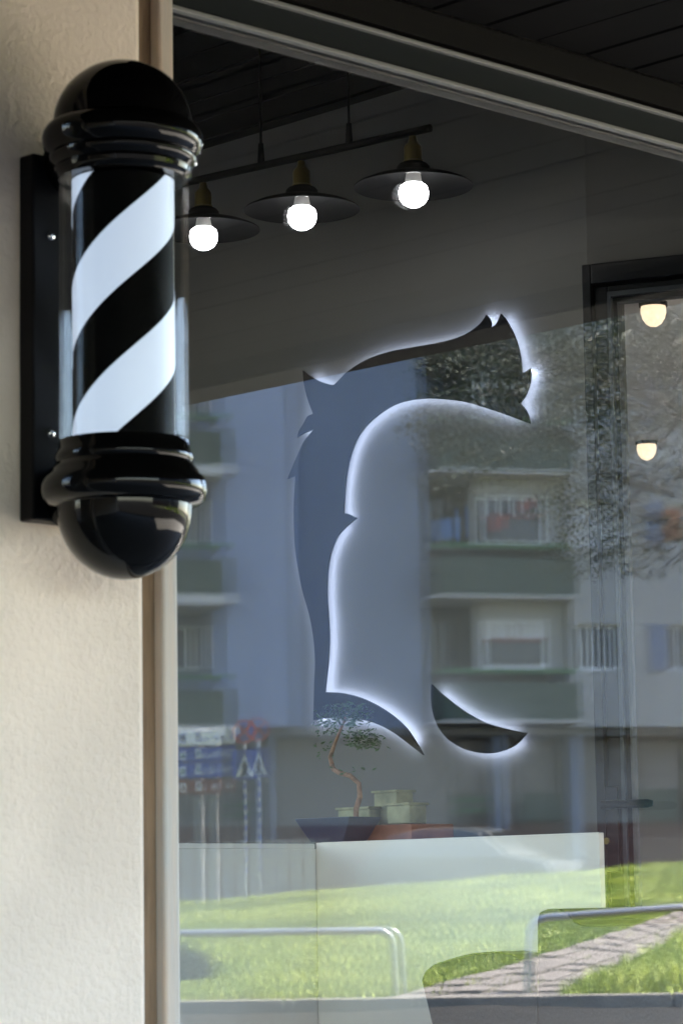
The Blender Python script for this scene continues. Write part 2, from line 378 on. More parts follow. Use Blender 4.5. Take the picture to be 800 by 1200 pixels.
st = MB().box(a1*.66, -.03, .01, a2-.018, .02, H-.05).box(Llen-.13, -.03, .01, Llen-.056, .02, H-.05).box(a2-.018, -.03, zt+.016, Llen-.13, .02, H-.05).box(a2-.018, -.03, .01, Llen-.13, .02, .16)
st.build('door_leaf', 'door_black', dr, bevel=.003)
MB().box(a2-.0175, -.036, .16, a2-.010, .01, zt+.0155).box(a2-.010, -.036, zt+.005, Llen-.131, .01, zt+.0155).build('glazing_bead', 'door_edge', dr)
MB().box(a2-.0098, -.020, .16, a2, .01, zt+.0048).box(a2, -.020, zt-.006, Llen-.131, .01, zt+.0048).build('gasket', 'door_black', dr)
bx(a2, -.002, .16, Llen-.13, .002, zt-.006).build('door_pane', 'glass_door', dr)
h0, hz = dpx(722, 944); h1, _ = dpx(778, 944)
lv = MB().tube([(h0, -.03, hz), (h0, -.085, hz)], .010).tube([(h0-.006, -.085, hz), (h1-.01, -.085, hz), (h1, -.083, hz)], [.009, .009, .006])
hd = lv.build('handle', 'door_black', dr)
bx(h0-.016, -.041, hz-.14, h0+.016, -.0305, hz+.04).build('handle_plate', 'door_black', dr, bevel=.003)
c0, cz = dpx(718, 986)
MB().tube([(c0, -.041, cz), (c0, -.048, cz)], .007, 16).build('lock_cylinder', 'brass', dr)
# ---- lamps in the back room
for (px, py, rr, lab) in ((765, 367, .034, 'warm lit ceiling dome nearest the top of the door glass'), (757, 527, .034, 'warm lit ceiling dome lower and farther away behind the door glass')):
    q = onp(px, py, 2, 2.57)
    c = empty('ceiling_lamp', (q[0], q[1], 2.60), 0, lab, 'ceiling lamp', 'warm domes behind the glass door')
    MB().lathe([(.001, 0), (rr*1.15, 0), (rr*1.15, -.012), (.001, -.012)], 24).build('lamp_base', 'lamp_black', c)
    MB().lathe([(rr, -.012), (rr*1.03, -.028), (rr*.9, -.045), (rr*.6, -.060), (rr*.25, -.067), (.0005, -.068)], 24).build('lamp_dome', 'dome_lamp', c)

# ---- cabinet along the side wall and counter across the room
CX = XW-.40
ZT = float(onp(537, 981, 0, CX)[2])
cor = onp(370, 988, 0, CX)
yE = float(onp(702.5, 1000, 0, CX)[1])
cb = empty('cabinet', (CX, cor[1], ZF), 0, 'low off white cabinet along the side wall under the glowing emblem', 'cabinet')
def local(o, e):
    o.parent = e; o.location = -Vector(e.location); return o
Y0, Y1 = yE, cor[1]; yB = float(onp(688, 1000, 0, XW)[1])
yM = yE + (yB-yE)*.016/.4
def plan(x0, ya_, z0, z1): return MB().prism([(x0, ya_), (XW-.002, yB), (XW-.002, Y1), (x0, Y1)], 'z', z0, z1)
local(plan(CX+.015, yM, ZF+.06, ZT-.012).build('cabinet_body', 'cab_white'), cb)
local(bx(CX, Y0+.001, ZF+.08, CX+.0145, Y1, ZT-.001).build('cabinet_front', 'cab_white', bevel=.0015), cb)
local(plan(CX+.0152, yM, ZT-.0118, ZT).build('cabinet_top', 'cab_white'), cb)
ct = empty('counter', (3, cor[1], ZF), 0, 'pale grey counter front to the left of the cabinet', 'counter')
local(bx(2.2, Y1+.002, ZF, CX+.2, Y1+.45, ZT-.014).build('counter_front', 'cab_grey'), ct)
local(bx(2.19, Y1+.0005, ZT-.0138, CX-.002, Y1+.46, ZT-.003).build('counter_top', 'cab_grey', bevel=.0015), ct)

# ---- things on the cabinet: plinth board, three weathered blocks, bonsai
def cpos(px, z=None, x=CX+.12):
    q = onp(px, 960, 0, x); return q[1]
XO = CX+.12
def ylen(p0, p1, x=XO): return cpos(p0, x=x), cpos(p1, x=x)
def zat(px, py, x=XO): return float(onp(px, py, 0, x)[2])
ya, yb = ylen(380, 493)
o = bx(XO-.03, yb, ZT+.001, XO+.10, ya, zat(450, 967)).build('wooden_tray', 'red_wood', bevel=.002); tag(o, 'orange brown wooden board lying on the cabinet beside the bonsai', 'board')
for (p0, p1, pt, pb, lab, dx) in ((404, 441, 946, 967, 'low wide weathered block, the left of three on the board', 0),
                             (433, 460, 927, 967, 'tallest of three weathered blocks, in the middle of the board', .035),
                             (463, 490, 941, 967, 'weathered block at the right end of the board', -.004)):
    y0, y1 = ylen(p0, p1); zt_ = zat((p0+p1)/2, pt, XO+dx)
    e = empty('wooden_block', (XO+dx, (y0+y1)/2, zat(450, 967)+.001), 0, lab, 'block', 'weathered blocks on the board')
    hh = zt_-e.location.z
    bx(-.022, -(y0-y1)/2, 0, .03, (y0-y1)/2, hh-.005).build('block_body', 'pale_wood', e, bevel=.003)
    bx(-.027, -(y0-y1)/2-.003, hh-.005, .035, (y0-y1)/2+.003, hh).build('block_cap', 'pale_wood', e, bevel=.001)
bpx = 396; by = float(onp(bpx, 960, 0, CX+.05)[1])
bo = empty('bonsai', (CX+.05, by, ZT), 0, 'small bonsai with twisted orange trunk in a dark blue pot on the cabinet', 'plant')
pz = .052
pot = MB().add([(sx*a, sy*b, z) for (a, b, z) in ((.035, .05, 0), (.045, .075, .035), (.05, .085, pz), (.043, .078, pz), (.04, .07, pz-.01)) for sx, sy in ((-1, -1), (1, -1), (1, 1), (-1, 1))],
       [(i*4+k, i*4+(k+1) % 4, i*4+4+(k+1) % 4, i*4+4+k) for i in range(4) for k in range(4)]+[(3, 2, 1, 0), (16, 17, 18, 19)])
pot.build('pot', 'pot', bo, bevel=.002)
def bp(px, py): q = onp(px, py, 0, CX+.05); return Vector((0, q[1]-by, q[2]-ZT))
tr = [bp(417, 948), bp(417, 934), bp(418, 918), bp(413, 909), bp(402, 906), bp(390, 902), bp(384, 896), bp(385, 887), bp(393, 880), bp(397, 868), bp(399, 850), bp(402, 835)]
for i, p in enumerate(tr): p.x = .012*math.sin(i*1.3)
tr.insert(0, Vector((0.0, tr[0].y, pz-.012)))
MB().tube(tr, [.006]*3+[.0052]*5+[.0045]*2+[.0035, .003, .002], 8).build('trunk', 'bark_orange', bo)
lm = MB()
for (cx, cyy, rx, ry, nn) in ((405, 838, 26, 14, 400), (425, 866, 13, 11, 260), (385, 850, 12, 12, 110), (381, 880, 8, 12, 26), (440, 868, 8, 12, 26), (411, 903, 14, 5, 16)):
    for k in range(nn):
        a = random.uniform(0, 6.28); q = random.random()**.5
        p = bp(cx+rx*q*math.cos(a), cyy+ry*q*math.sin(a)); p.x = random.uniform(-.03, .03)
        d1 = Vector((random.uniform(-1, 1), random.uniform(-1, 1), random.uniform(-.6, .8))).normalized(); d2 = d1.orthogonal().normalized()
        L_ = random.uniform(.004, .0075)
        lm.add([p, p+d1*L_+d2*L_*.4, p+d1*L_*2, p+d1*L_-d2*L_*.4], [(0, 1, 2, 3)])
lm.build('foliage', 'leaf_in', bo, normals=False)['kind'] = 'stuff'

# ---- black leather armchair close behind the glass, its back towards the window corner
XC = 3.75
def c_yz(px, py, x=XC): q = onp(px, py, 0, x); return float(q[1]), float(q[2])
cy0 = c_yz(640, 1100)[0]
ch = empty('armchair', (XC, cy0, ZF), 0, 'black leather armchair with rounded arm and raised back close behind the glass', 'chair')
def chp(pts): return [(c_yz(a, b)[0]-cy0, c_yz(a, b)[1]-ZF) for a, b in pts]
arm_px = [(522, 1300), (512, 1230), (502, 1185), (493, 1148), (497, 1138), (507, 1130), (528, 1123), (552, 1117), (576, 1115), (598, 1118), (613, 1124), (629, 1127), (629, 1300)]
bk_px = [(629.5, 1300), (629, 1120), (628.5, 1078), (631, 1069), (640, 1065), (654, 1065), (664, 1070), (671, 1079), (680, 1084), (700, 1085), (800, 1081), (803, 1090), (803, 1300)]
for x0, x1 in ((0, .09), (.33, .42)):
    MB().prism(chp(arm_px), 'x', x0, x1).build('armrest', 'leather', ch, bevel=.008, seg=3)
MB().prism(chp(bk_px), 'x', 0, .42).build('backrest', 'leather', ch, bevel=.008, seg=3)
yl = chp([(505, 1200)])[0][0]; yr = chp([(803, 1200)])[0][0]; ym = chp([(629, 1200)])[0][0]
bx(.092, ym-.002, .22, .328, yl, .44).build('seat', 'leather', ch, bevel=.03, seg=3)
bx(.0, yr, .14, .42, yl, .218).build('base', 'leather', ch, bevel=.01)
for qx in (.03, .39):
    for qy in (yr+.03, yl-.03): MB().tube([(qx, qy, 0), (qx, qy, .14)], .014).build('leg', 'chrome', ch)

# ---- halo-lit emblem on the side wall
XSG = XW-.023
hair = [(354.5,434),(362,440),(372,446),(384,450),(391,451),(400,442),(406,436),(424,424),(440,417),(460,411),(488,406),(520,400),(544,392),(560,381),(566,374),(568.8,369),(572.8,373.8),(574.4,379),(573.8,384.4),(580,380.6),(583.8,373.8),(586.3,367.5),(590,371.9),(595,380),(601.3,392.5),(606.3,407.5),(609,421),(610.3,437.5),(615,435.6),(620.8,431.6),(621,440),(619.4,450),(615,462.5),(608,472.5),(613.8,478.8),(617.5,486),(620,496.4),(592,486),(568,478),(544,471),(520,468),(500,467),(480,469),(460,475),(440,488),(424,504),(414,522),(407,546),(403.4,574),(402,601),(409,603),(417,607),(400,622),(391,636),(385,656),(382.8,676),(382.4,700),(384,724),(385,748),(384,772),(382,792),(380,811),(400,812),(420,817),(440,826),(460,839),(476,854),(488,872),(495.5,885),(480,873),(460,858),(440,848),(420,843),(400,841.5),(380,842),(367,844),(368,800),(369,776),(367,748),(362,720),(354,692),(348,660),(345,636),(344,600),(344.6,580),(346,557.5),(336.7,561),(346.7,537),(356,517),(367.5,503),(356,507.5),(348,512.5),(350.5,504),(355,497),(360,488),(366.7,485),(360,467),(356,450)]
chin = [(505,802),(520,816),(544,834),(568,847),(592,854),(616,859),(604,872),(588,880),(568,883),(544,878),(524,866),(512,850),(506,832),(504.5,816)]
SH = {(391,451),(568.8,369),(573.8,384.4),(586.3,367.5),(610.3,437.5),(620.8,431.6),(608,472.5),(620,496.4),(402,601),(417,607),(380,811),(495.5,885),(367,844),(346,557.5),(336.7,561),(367.5,503),(348,512.5),(366.7,485),(354.5,434),(505,802),(616,859)}
def smooth_poly(pts, k=4):
    out = []; n = len(pts)
    for i in range(n):
        p1, p2 = pts[i], pts[(i+1) % n]
        p0 = p1 if p1 in SH else pts[i-1]; p3 = p2 if p2 in SH else pts[(i+2) % n]
        for s in range(k):
            t = s/k
            out.append(tuple(.5*((2*b)+(-a+c)*t+(2*a-5*b+4*c-d)*t*t+(-a+3*b-3*c+d)*t**3) for a, b, c, d in zip(p0, p1, p2, p3)))
    return out
o0 = onp(480, 640, 0, XSG)
em = empty('illuminated_sign', (XSG, o0[1], o0[2]), 0, 'black hair and beard outline emblem with a cold white halo on the grey wall', 'sign')
for nm, pts in (('hair_and_beard_shape', hair), ('chin_shape', chin)):
    poly = [(float(onp(a, b, 0, XSG)[1]-o0[1]), float(onp(a, b, 0, XSG)[2]-o0[2])) for a, b in smooth_poly(pts)]
    MB().prism(poly, 'x', 0, .005).build(nm, 'sign_face', em)
    # LED sheet: the outline drawn in by 5 mm, behind the face and shining on the wall
    P2 = np.array(poly); nx_ = np.roll(P2, -1, 0)-np.roll(P2, 1, 0); nx_ = nx_/np.maximum(np.linalg.norm(nx_, axis=1), 1e-6)[:, None]
    A_ = .5*np.sum(P2[:, 0]*np.roll(P2[:, 1], -1)-np.roll(P2[:, 0], -1)*P2[:, 1])
    nv = np.stack([-nx_[:, 1], nx_[:, 0]], 1)*np.sign(A_); i1 = P2+nv*.001; i2 = P2+nv*.008; N_ = len(P2); ok_ = in_poly(i2[:, 0], i2[:, 1], poly) & in_poly(i1[:, 0], i1[:, 1], poly)
    MB().add([(.0056, *q) for q in i1]+[(.0056, *q) for q in i2], [(k, (k+1) % N_, N_+(k+1) % N_, N_+k) for k in range(N_) if all(ok_[(k+j) % N_] for j in (-2, -1, 0, 1, 2, 3))]).build('led_strip', 'led', em)

# ---- pendant bar with three lamps
XB = 4.15
pA = onp(504, 150, 0, XB); zb_ = pA[2]; pB = onp(216, 214.5, 2, zb_); 
pB2 = pB + (pB-pA)*.06
lamp_px = [483, 353, 238]
rootbar = empty('pendant_bar', tuple(pA), 0, 'black ceiling bar hung on rods and carrying three shaded lamps', 'light fitting')
def lp(p): return Vector(np.array(p)-pA)
MB().tube([lp(pA), lp(pB2)], .0085, 12).build('bar', 'lamp_black', rootbar)
def on_bar(px):
    best = min(np.linspace(0, 1.1, 2000), key=lambda s: abs(((lambda v: 400+F*(v@_r)/(v@_a))(pA+(pB-pA)*s-CAM))-px)); return pA+(pB-pA)*best
for px in (409, 306):
    q = on_bar(px); r_ = MB().tube([lp(q)+Vector((0, 0, .004)), lp(q)+Vector((0, 0, ZC-zb_))], .0028, 8); rd = r_.build('rod', 'lamp_black', rootbar)
    MB().tube([lp(q)+Vector((0, 0, .005)), lp(q)+Vector((0, 0, .05))], [.0085, .006], 10).build('rod_sleeve', 'lamp_black', rd)
k_ = .98
labs = ['right pendant lamp with flat black shade and lit bulb under the bar end', 'middle pendant lamp with flat black shade and lit bulb', 'left pendant lamp, its shade half hidden behind the barber pole']
base = None
for px, lab in zip(lamp_px, labs):
    q = on_bar(px)
    if base is None:
        base = empty('pendant_lamp', tuple(q), 0, lab, 'lamp', 'pendant lamps on the ceiling bar')
        sk = MB().lathe([(.001, -.008), (.008, -.010), (.010, -.022), (.016, -.028), (.019, -.034), (.019, -.062), (.022, -.064), (.022, -.068), (.001, -.068)], 28).build('socket', 'brass', base)
        MB().lathe([(.022, -.066), (.030, -.070), (.035, -.076), (.036, -.088), (.030, -.089)], 28).build('socket_cap', 'lamp_black', base)
        MB().lathe([(.034, -.0865), (.06, -.092), (.10, -.104), (.122, -.1135), (.1255, -.117), (.1255, -.119), (.120, -.116), (.099, -.107), (.06, -.095), (.02, -.090), (.001, -.090)], 64).build('shade', 'lamp_black', base)
        bb = MB().lathe([(.015, -.091), (.0175, -.106), (.021, -.112)], 24).build('bulb', 'bulb_neck', base)
        MB().lathe([(.021, -.112), (.0285, -.118), (.0315, -.130), (.0300, -.143), (.0235, -.154), (.012, -.161), (.0005, -.163)], 32).build('bulb_globe', 'bulb', bb)
    else:
        c = dup(base); c.location = tuple(q); c['label'] = lab

# ================================================================== BARBER POLE
dpt = 3.52/ (ray(145, 360)@_a)
pc = CAM + ray(145, 360)*3.52
KM = 3.52/F                                       # metres per photo pixel at the pole
def pz_(py): d = ray(145, py); k = math.hypot(*(pc[:2]-CAM[:2]))/math.hypot(*d[:2]); return float(CAM[2]+d[2]*k)
bpole = empty('barber_pole', (pc[0], pc[1], pz_(690)), 0, 'black barber pole with white spiral stripe in a clear tube on the plaster wall', 'barber pole')
zb0 = bpole.location.z
def pr(rpx, py): return (rpx*KM, pz_(py)-zb0)
def dome(rp, y0, y1, n=14, up=True):
    return [(rp*KM*math.cos(t*math.pi/2/n), (pz_(y0)-zb0)+(pz_(y1)-pz_(y0))*math.sin(t*math.pi/2/n)) for t in range(n)]+[(.0004, pz_(y1)-zb0)]
top = [(.001, pz_(212)-zb0), pr(76, 212), pr(78, 208), pr(81, 206), pr(82, 201), pr(80, 198), pr(84, 194), pr(87, 190), pr(87, 186), pr(85, 184), pr(91, 179), pr(94, 172), pr(95.5, 164), pr(94, 157), pr(90, 151), pr(85, 148)] + dome(82, 147, 73)
MB().lathe(top, 72).build('top_cap', 'black_gloss', bpole)
bot = [(.001, pz_(518)-zb0), pr(76, 518), pr(77, 529), pr(80, 533), pr(81, 539), pr(79, 543), pr(82, 548), pr(86, 552), pr(87, 556), pr(94, 562), pr(96.5, 570), pr(96.5, 578), pr(94, 586), pr(87, 592), pr(80, 593)] + dome(79, 594, 679)
MB().lathe(bot, 72).build('bottom_cap', 'black_gloss', bpole)
tube = MB().lathe([pr(76.5, 214), pr(76.5, 516)], 72).build('clear_tube', 'tube', bpole)
MB().lathe([pr(72.5, 215), pr(72.5, 515)], 72).build('clear_tube_inner_face', 'tube', tube)
# drum: black core with the white helix as a raised band of its own
RD = 60*KM
MB().lathe([(.001, pz_(214)-zb0), (RD-.0008, pz_(214)-zb0), (RD-.0008, pz_(516)-zb0), (.001, pz_(516)-zb0)], 72).build('drum', mat('drum_black', (.003, .003, .003), .5, spec=.05), bpole)
M['stripe'] = mat('white_stripe', (.48, .53, .60), .4, emit=(.62, .74, .95), estr=.03)
az_v = math.atan2(CAM[1]-pc[1], CAM[0]-pc[0])      # direction from the pole to the camera
# helix measured on the photograph: half turn (left edge to right edge) climbs about 205 px, pitch about 255 px, band about 95 px high
pitch = 202*2*KM*1.0; hb = 0
stripe = MB(); nA = 420
zlo, zhi = pz_(517)-zb0, pz_(213)-zb0
def stripe_band(z_mid0):                            # z of band centre where it faces the camera
    vs = []; fs = []; cols = []
    for i in range(nA+1):
        th = -math.pi*3 + i/nA*math.pi*6            # angle to the right of the viewing direction
        zc = z_mid0 + th/(2*math.pi)*PITCH
        cols.append((th, max(zlo, min(zhi, zc-BH/2)), max(zlo, min(zhi, zc+BH/2))))
    for th, z0_, z1_ in cols:
        a_ = az_v + th
        vs += [(RD*math.cos(a_), RD*math.sin(a_), z0_), (RD*math.cos(a_), RD*math.sin(a_), z1_)]
    fs = [(2*i, 2*i+2, 2*i+3, 2*i+1) for i in range(nA) if max(cols[i][2]-cols[i][1], cols[i+1][2]-cols[i+1][1]) > 1e-5]
    return vs, fs
# band A centre passes the left edge at y 396 and the right edge at y 262; band B is 147 px lower
PK = (pz_(204)-pz_(404))/200; PITCH = 326*PK; BH = 81*PK
dist_b = 148*KM
for half in (0, 1):                                 # two white starts, half a pitch apart
    vs, fs = stripe_band(pz_(303)-zb0+half*PITCH/2); stripe.add(vs, fs, True)
stripe.build('stripe', 'stripe', bpole, normals=False)
# backplate on the wall, arms and screws
zp0, zp1 = float(onp(23, 607, 1, YW-.03)[2])-zb0, float(onp(23, 175, 1, YW-.03)[2])-zb0
xl = float(onp(22.3, 400, 1, YW)[0]); xr = xl+.115
pl = MB().box(xl-pc[0], YW-.03-pc[1], zp0, xr-pc[0], YW-.0005-pc[1], zp1).build('backplate', 'black_plate', bpole, bevel=.003)
for py in (172, 572):
    z = pz_(py)-zb0; xm = (xl+xr)/2-pc[0]
    MB().tube([(xm, YW-.03-pc[1], z), (xm*.5, (YW-.03-pc[1])*.5, z), (0, 0, z)], [.040, .035, .03], 24).build('arm', 'black_gloss', bpole)
for py in (277, 508):
    q = onp(60, py, 1, YW-.03); c = q-pc; c[2] = q[2]-zb0
    MB().add([(c[0]+.0058*math.cos(a)*math.cos(b), c[1]-.005*math.sin(b), c[2]+.0058*math.sin(a)*math.cos(b)) for b in (0, .5, 1.0, 1.5) for a in [k*math.pi/8 for k in range(16)]],
             [(i*16+k, i*16+(k+1) % 16, i*16+16+(k+1) % 16, i*16+16+k) for i in range(3) for k in range(16)]+[tuple(range(48, 64))], True).build('screw', 'chrome', bpole)

# ================================================================== STREET SIDE (seen in the glass)
# ground: one sheet to the horizon with the bank of the lawn
ts = list(np.concatenate([np.linspace(-60, 10, 8), np.linspace(12, 22, 6), [22.02], np.linspace(23, 48, 26), [50, 52, 60, 80, 120, 300, 900]]))
ws = list(np.concatenate([[-900, -300, -100, -50, -30], np.linspace(-20, 22, 43), [30, 50, 100, 300, 900]]))
vs = []
for t in ts:
    for w_ in ws:
        p = real(t, w_); vs.append((p.x, p.y, ground_z(p.x, p.y)-(0.02 if t < 22.01 else .008)))
W = len(ws)
gm = MB(); gm.add(vs, [(j*W+i, j*W+i+1, (j+1)*W+i+1, (j+1)*W+i) for j in range(len(ts)-1) for i in range(W-1)])
g = gm.build('ground', 'asphalt', normals=False); tag(g, kind='structure')
# lawn sheet
vs = []; TL = list(np.linspace(22.16, 48, 40)); WL = list(np.linspace(-16, 22, 60))
for t in TL:
    for w_ in WL:
        p = real(t, w_); vs.append((p.x, p.y, ground_z(p.x, p.y)+.004))
W = len(WL)
lw = MB(); lw.add(vs, [(j*W+i, j*W+i+1, (j+1)*W+i+1, (j+1)*W+i) for j in range(len(TL)-1) for i in range(W-1)])
tag(lw.build('lawn', 'soil', normals=False), kind='structure')
# shop pavement in front of the window
pv = tag(bx(-30, -4.7, -.03, 24, YW, .0).build('pavement', 'paving'), kind='structure')
# kerb stones along the near edge of the lawn
k1 = None
kroot = tag(empty('kerb', tuple(real(22.08, 0, 0))), kind='structure')
for i in range(-14, 20):
    p = real(22.08, i*1.0, 0); zz = ground_z(*real(22.3, i*1.0)[:2])
    if k1 is None:
        k1 = bx(-.49, -.08, -.22, .49, .08, .03).build('kerb_stone', 'kerb', kroot, bevel=.012)
        o = k1
    else: o = k1.copy(); COL.objects.link(o)
    o.location = p - real(22.08, 0, 0); o.location.z = zz
    o.rotation_euler.z = math.atan2(RH[0]*0 + -RH[1], RH[0])
# paved path: slabs one by one, rising away to the right
A0, A1, B0, B1 = g_hit(440, 1190-8), g_hit(830, 1058), g_hit(648, 1179), g_hit(850, 1078)
pathroot = tag(empty('path', tuple(A0)), kind='structure')
path_poly = [(A0.x, A0.y), (A1.x, A1.y), (B1.x, B1.y), (B0.x, B0.y)]
NR, NC = 20, 4
for i in range(NR):
    for j in range(NC):
        ex = .085; jx = .075
        u0, u1, v0, v1 = (i+ex)/NR, (i+1-ex)/NR, (j+jx)/NC, (j+1-jx)/NC
        def bl(u, v):
            p = (A0*(1-u)+A1*u)*(1-v)+(B0*(1-u)+B1*u)*v; return p
        zt_ = random.uniform(.022, .040); c4 = [bl(u0, v0), bl(u1, v0), bl(u1, v1), bl(u0, v1)]
        tp = [Vector((p.x, p.y, ground_z(p.x, p.y)+zt_+random.uniform(-.006, .006))) - A0 for p in c4]
        bt = [p - Vector((0, 0, .06)) for p in tp]
        MB().add(bt+tp, [(3, 2, 1, 0), (4, 5, 6, 7), (0, 1, 5, 4), (1, 2, 6, 5), (2, 3, 7, 6), (3, 0, 4, 7)]).build('paving_slab', 'slab', pathroot)
# grass blades
def gz_np(x, y):
    px = x-CAM[0]; py = -y-CAM[1]; t = px*AH[0]+py*AH[1]; w_ = px*RH[0]+py*RH[1]
    fz = .96+(np.clip(w_, -14, 16)+2.73)*.063
    return .2+(t-22)/26*(fz-.2)
def blades(n, tw, hmin, hmax, wid, tone_lo, tone_hi, name, mask=None, lab=None):
    t = tw[0]+(tw[1]-tw[0])*rng.random(n)**1.15; w_ = (tw[2]+(tw[3]-tw[2])*rng.random(n))*(.35+.65*t/48)
    pxy = CAM[:2][None]+AH[None]*t[:, None]+RH[None]*w_[:, None]; x = pxy[:, 0]; y = -pxy[:, 1]
    keep = ~in_poly(x, y, path_poly) | (rng.random(n) < .012)
    if mask is not None: keep &= mask(x, y)
    x = x[keep]; y = y[keep]; n = len(x); z = gz_np(x, y)
    cl = np.sin(x*1.7+np.sin(y*1.1)*2)*np.sin(y*1.9+np.sin(x*.8)*2)
    h = (hmin+(hmax-hmin)*rng.random(n))*(1+.35*cl); a = rng.random(n)*6.283; l = rng.random(n)*6.283; ln = h*rng.random(n)*.9
    b0 = np.stack([x+np.cos(a)*wid, y+np.sin(a)*wid, z], 1); b1 = np.stack([x-np.cos(a)*wid, y-np.sin(a)*wid, z], 1)
    tp = np.stack([x+np.cos(l)*ln, y+np.sin(l)*ln, z+h], 1)
    V = np.empty((n*3, 3)); V[0::3] = b0; V[1::3] = b1; V[2::3] = tp
    me = bpy.data.meshes.new(name); me.vertices.add(n*3); me.vertices.foreach_set('co', V.ravel())
    me.loops.add(n*3); me.loops.foreach_set('vertex_index', np.arange(n*3, dtype=np.int32))
    me.polygons.add(n); me.polygons.foreach_set('loop_start', np.arange(0, n*3, 3, dtype=np.int32)); me.polygons.foreach_set('loop_total', np.full(n, 3, dtype=np.int32))
    at = me.attributes.new('tone', 'FLOAT', 'POINT'); tone = np.clip(tone_lo+(tone_hi-tone_lo)*rng.random(n)+.25*cl, 0, 1); at.data.foreach_set('value', np.repeat(tone, 3).astype(np.float32))
    me.update(); me.materials.append(M['grass']); o = bpy.data.objects.new(name, me); COL.objects.link(o)
    tag(o, lab, 'grass', kind='stuff'); return o
blades(300000, (22.2, 48, -7.5, 11), .03, .10, .011, .25, .85, 'grass', lab='sunlit mown grass of the bank reflected in the lower part of the glass')
tz = [g_hit(a, b) for a, b in ((655, 1172), (730, 1128), (830, 1085), (850, 1163))]
tp_ = [(p.x, p.y) for p in tz]
blades(60000, (22.2, 30, -2, 10), .07, .19, .010, .3, .9, 'tall_grass', mask=lambda x, y: in_poly(x, y, tp_), lab='longer grass tufts between the paved path and the kerb')
# tube rails
def rail(pts, lab):
    P_ = [seen(a, b, 22.6) for a, b in pts]; e = empty('tube_rail', tuple(Vector((P_[0].x, P_[0].y, ground_z(P_[0].x, P_[0].y)))), 0, lab, 'rail', 'low tube rails along the kerb')
    L0 = [p-e.location for p in P_]; L0[0].z = -.05
    L0[-1].z = ground_z(P_[-1].x, P_[-1].y)-e.location.z-.05
    pts2 = [L0[0]]
    for i in range(1, len(L0)-1):                   # round the corners
        a, b, c = L0[i-1], L0[i], L0[i+1]; r_ = .13
        s = b+(a-b).normalized()*r_; f_ = b+(c-b).normalized()*r_
        for k in range(7):
            u = k/6; pts2.append(s*(1-u)**2+b*2*u*(1-u)+f_*u*u)
    pts2.append(L0[-1])
    MB().tube(pts2, .030, 14).build('tube', 'steel', e)
    for q in (L0[0], L0[-1]):
        MB().lathe([(.001, .055), (.05, .055), (.05, .03), (.001, .03)], 16, (q.x, q.y, q.z)).build('foot_plate', 'steel', e)
rail([(120, 1180), (122, 1096), (461, 1091), (465, 1180)], 'low tube rail at the left with a rounded end')
rail([(617, 1178), (621, 1077), (960, 1052), (962, 1170)], 'low tube rail at the right beside the paved path')
rail([(-360, 1182), (-358, 1100), (-10, 1096), (-8, 1182)], 'low tube rail farthest to the left outside the window')

# leaf crowns
def leaves(mb, centres, n, size):
    for k in range(n):
        c, r = random.choices(centres, weights=[q[1][0]*q[1][1]*q[1][2] for q in centres])[0]
        while True:
            v = Vector((random.uniform(-1, 1), random.uniform(-1, 1), random.uniform(-1, 1)))
            if .25 < v.length < 1: break
        p = Vector((c[0]+v.x*r[0], c[1]+v.y*r[1], c[2]+v.z*r[2]))
        d1 = Vector((random.uniform(-1, 1), random.uniform(-1, 1), random.uniform(-1, .7))).normalized(); d2 = d1.orthogonal().normalized(); s = size*random.uniform(.6, 1.3)
        mb.add([p, p+d1*s+d2*s*.5, p+d1*s*2, p+d1*s-d2*s*.5], [(0, 1, 2, 3)])
def clumps(c, R, n, rr):
    out = []
    for i in range(n):
        while True:
            v = Vector((random.uniform(-1, 1), random.uniform(-1, 1), random.uniform(-1, 1)))
            if v.length < 1: break
        r_ = rr*random.uniform(.6, 1.3); out.append(((c[0]+v.x*R[0], c[1]+v.y*R[1], c[2]+v.z*R[2]), (r_*1.4, r_*1.4, r_*.6)))
    return out
def tree(t, w_, base_h, H_, R, ncl, rr, nleaf, size, leafmat, lab, lean=0):
    off = Vector((-RH[0], RH[1], 0))*lean
    b = real(t, w_); gz = ground_z(b.x, b.y); e = empty('tree', (b.x, b.y, gz), 0, lab, 'tree')
    cl_ = clumps((off.x, off.y, base_h+(H_-base_h)/2), (R, R, (H_-base_h)/2), ncl, rr)
    br = MB(); top_ = Vector((.2+off.x*.5, .1+off.y*.5, base_h+(H_-base_h)*.6))
    br.tube([(0, 0, -.1), (.05, 0, base_h*.5), (.0, .1, base_h), top_], [.16, .13, .11, .05], 10)
    for c, r_ in cl_[::2]:
        s = Vector((0, .05, base_h*random.uniform(.75, 1.25))); m_ = (s+Vector(c))/2+Vector((random.uniform(-.3, .3), random.uniform(-.3, .3), .25))
        br.tube([s, m_, Vector(c)], [.05, .028, .01], 6)
        for kk in range(9):
            q = Vector(c)+Vector((random.uniform(-1, 1)*r_[0], random.uniform(-1, 1)*r_[1], random.uniform(-.7, .9)*r_[2])); br.tube([m_*.4+Vector(c)*.6, q], [.012, .004], 4)
    br.build('trunk', 'tree_bark', e)
    lf = MB(); leaves(lf, cl_, nleaf, size); lf.build('crown', leafmat, e, normals=False)
    return e
tree(36, 8.2, 3.7, 10.0, 3.3, 60, .62, 30000, .031, 'tree_leaf', 'leafy tree with drooping branches reflected over the upper right of the glass', 3.5)
tree(46, 9.2, 5.6, 11.5, 2.4, 26, .95, 10000, .055, 'tree_leaf2', 'darker tree behind, reflected in front of the balconies', 5.6)
